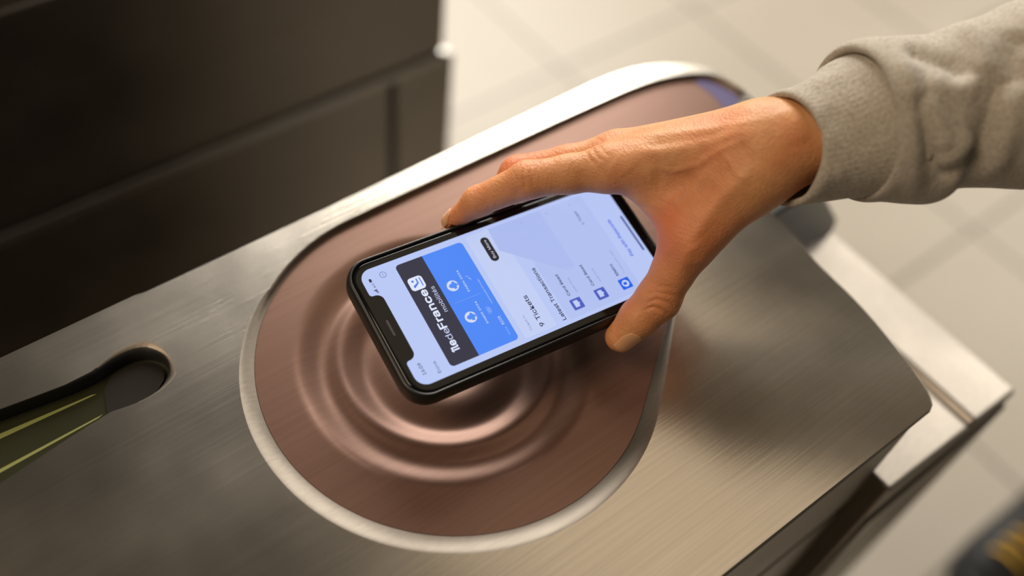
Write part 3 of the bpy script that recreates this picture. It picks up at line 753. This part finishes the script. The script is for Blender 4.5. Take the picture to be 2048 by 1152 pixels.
SB = [
    ([(1790, 86), (1806, 130), (1818, 190), (1828, 260), (1831, 340), (1826, 392)], 4.2*mm, 3.6*mm),
    ([(1828, 186), (1846, 240), (1860, 300), (1864, 350)], 4.6*mm, -4.4*mm),
    ([(1848, 192), (1870, 245), (1890, 305)], 4.0*mm, 3.2*mm),
    ([(1800, 100), (1850, 112), (1900, 132), (1935, 170)], 6*mm, -4.6*mm),
    ([(1850, 172), (1905, 172), (1960, 178)], 5*mm, 2.2*mm),
    ([(1935, 50), (1962, 100), (1968, 150)], 4.0*mm, 2.6*mm),
    ([(2003, 150), (1985, 230), (1955, 320), (1935, 360)], 5.5*mm, -5.2*mm),
    ([(2022, 170), (2012, 260), (1985, 350)], 4.5*mm, 3.2*mm),
    ([(1868, 352), (1915, 335), (1960, 300)], 4*mm, -3.0*mm),
    ([(1870, 330), (1915, 310), (1950, 270)], 5*mm, 2.4*mm),
    ([(2048, 60), (2030, 110), (2040, 180)], 6*mm, -3.6*mm),
]
sleeve = finish_cloth('sleeve', Vb, Fb, [(a_, w_*1.05, h_*0.85) for a_, w_, h_ in SB], person, .0024); sleeve['label'] = 'creased grey marl sweatshirt sleeve'
SC = [
      ([(1600, 170), (1660, 160), (1700, 150)], 6*mm, 1.2*mm), ([(1640, 230), (1700, 250), (1750, 300)], 8*mm, -1.0*mm), ([(1620, 380), (1660, 350), (1700, 340)], 5*mm, 1.0*mm)]
cuff = finish_cloth('cuff', Vc, Fc, SC, sleeve, .0016); cuff['label'] = 'ribbed grey cuff'

# ------------------------------------------------------------------ boot on the floor at the right
bt_ = mat('black_boot_leather', (0.006, 0.006, 0.006), 0.55)
boot = bpy.data.objects.new('boot', None); C.objects.link(boot); boot.location = (1.125, -0.072, 0); boot.rotation_euler = (0, 0, math.radians(180))
tag(boot, 'black boot with yellow laces on the floor, lower right corner', 'boot')
def boot_section(t):
    # t 0 heel .. 1 toe: x along, half width, height
    return [(-0.13, 0.032, 0.22), (-0.10, 0.045, 0.24), (-0.04, 0.047, 0.22), (0.02, 0.048, 0.135), (0.08, 0.053, 0.095), (0.14, 0.047, 0.072), (0.170, 0.026, 0.050)][t]
v = []; f = []; ns_ = 7; nt = 20
for i in range(ns_):
    x, hw, h = boot_section(i)
    for j in range(nt):
        a = math.pi*2*j/nt; y = hw*math.copysign(abs(math.cos(a))**0.8, math.cos(a)); z = 0.022+(h-0.022)*(0.5+0.5*math.sin(a)) ; v.append((x, y, z))
for i in range(ns_-1):
    for j in range(nt): f.append((i*nt+j, i*nt+(j+1) % nt, (i+1)*nt+(j+1) % nt, (i+1)*nt+j))
f.append(tuple(range(nt))); f.append(tuple(reversed(range((ns_-1)*nt, ns_*nt))))
o = mesh('upper', v, f, bt_, boot); s_ = o.modifiers.new('s', 'SUBSURF'); s_.levels = 2; s_.render_levels = 2
outl_ = [(boot_section(i)[0]*1.04, boot_section(i)[1]*1.12) for i in range(ns_)]
poly = chaikin(outl_ + [(x, -y) for x, y in reversed(outl_)] + [outl_[0]], 2)[:-1]
bm = bmesh.new(); prism(bm, poly, 0.0, 0.026); bmo('sole', bm, bt_, boot)
ym = mat('yellow_lace', (0.75, 0.42, 0.02), 0.6)
for k_ in range(3):
    cu = bpy.data.curves.new('lace', 'CURVE'); cu.dimensions = '3D'; cu.bevel_depth = 0.0028; cu.bevel_resolution = 3
    sp_ = cu.splines.new('NURBS'); xs_ = 0.075+k_*0.020; hh = 0.107-k_*0.008
    pp = [(xs_, -0.036, hh-0.030), (xs_+0.004, -0.022, hh-0.006), (xs_+0.008, 0.0, hh+0.003), (xs_+0.004, 0.022, hh-0.006), (xs_, 0.036, hh-0.030)]
    sp_.points.add(4)
    for p_, c_ in zip(sp_.points, pp): p_.co = (*c_, 1)
    sp_.use_endpoint_u = True; sp_.order_u = 3
    lo_ = bpy.data.objects.new('lace', cu); C.objects.link(lo_); bpy.context.view_layer.update(); lm_ = bpy.data.meshes.new_from_object(lo_.evaluated_get(bpy.context.evaluated_depsgraph_get())); bpy.data.objects.remove(lo_); bpy.data.curves.remove(cu)
    lm_.materials.clear(); lm_.materials.append(ym); lo_ = bpy.data.objects.new('lace', lm_); C.objects.link(lo_); lo_.parent = boot; lo_['label'] = 'yellow lace'
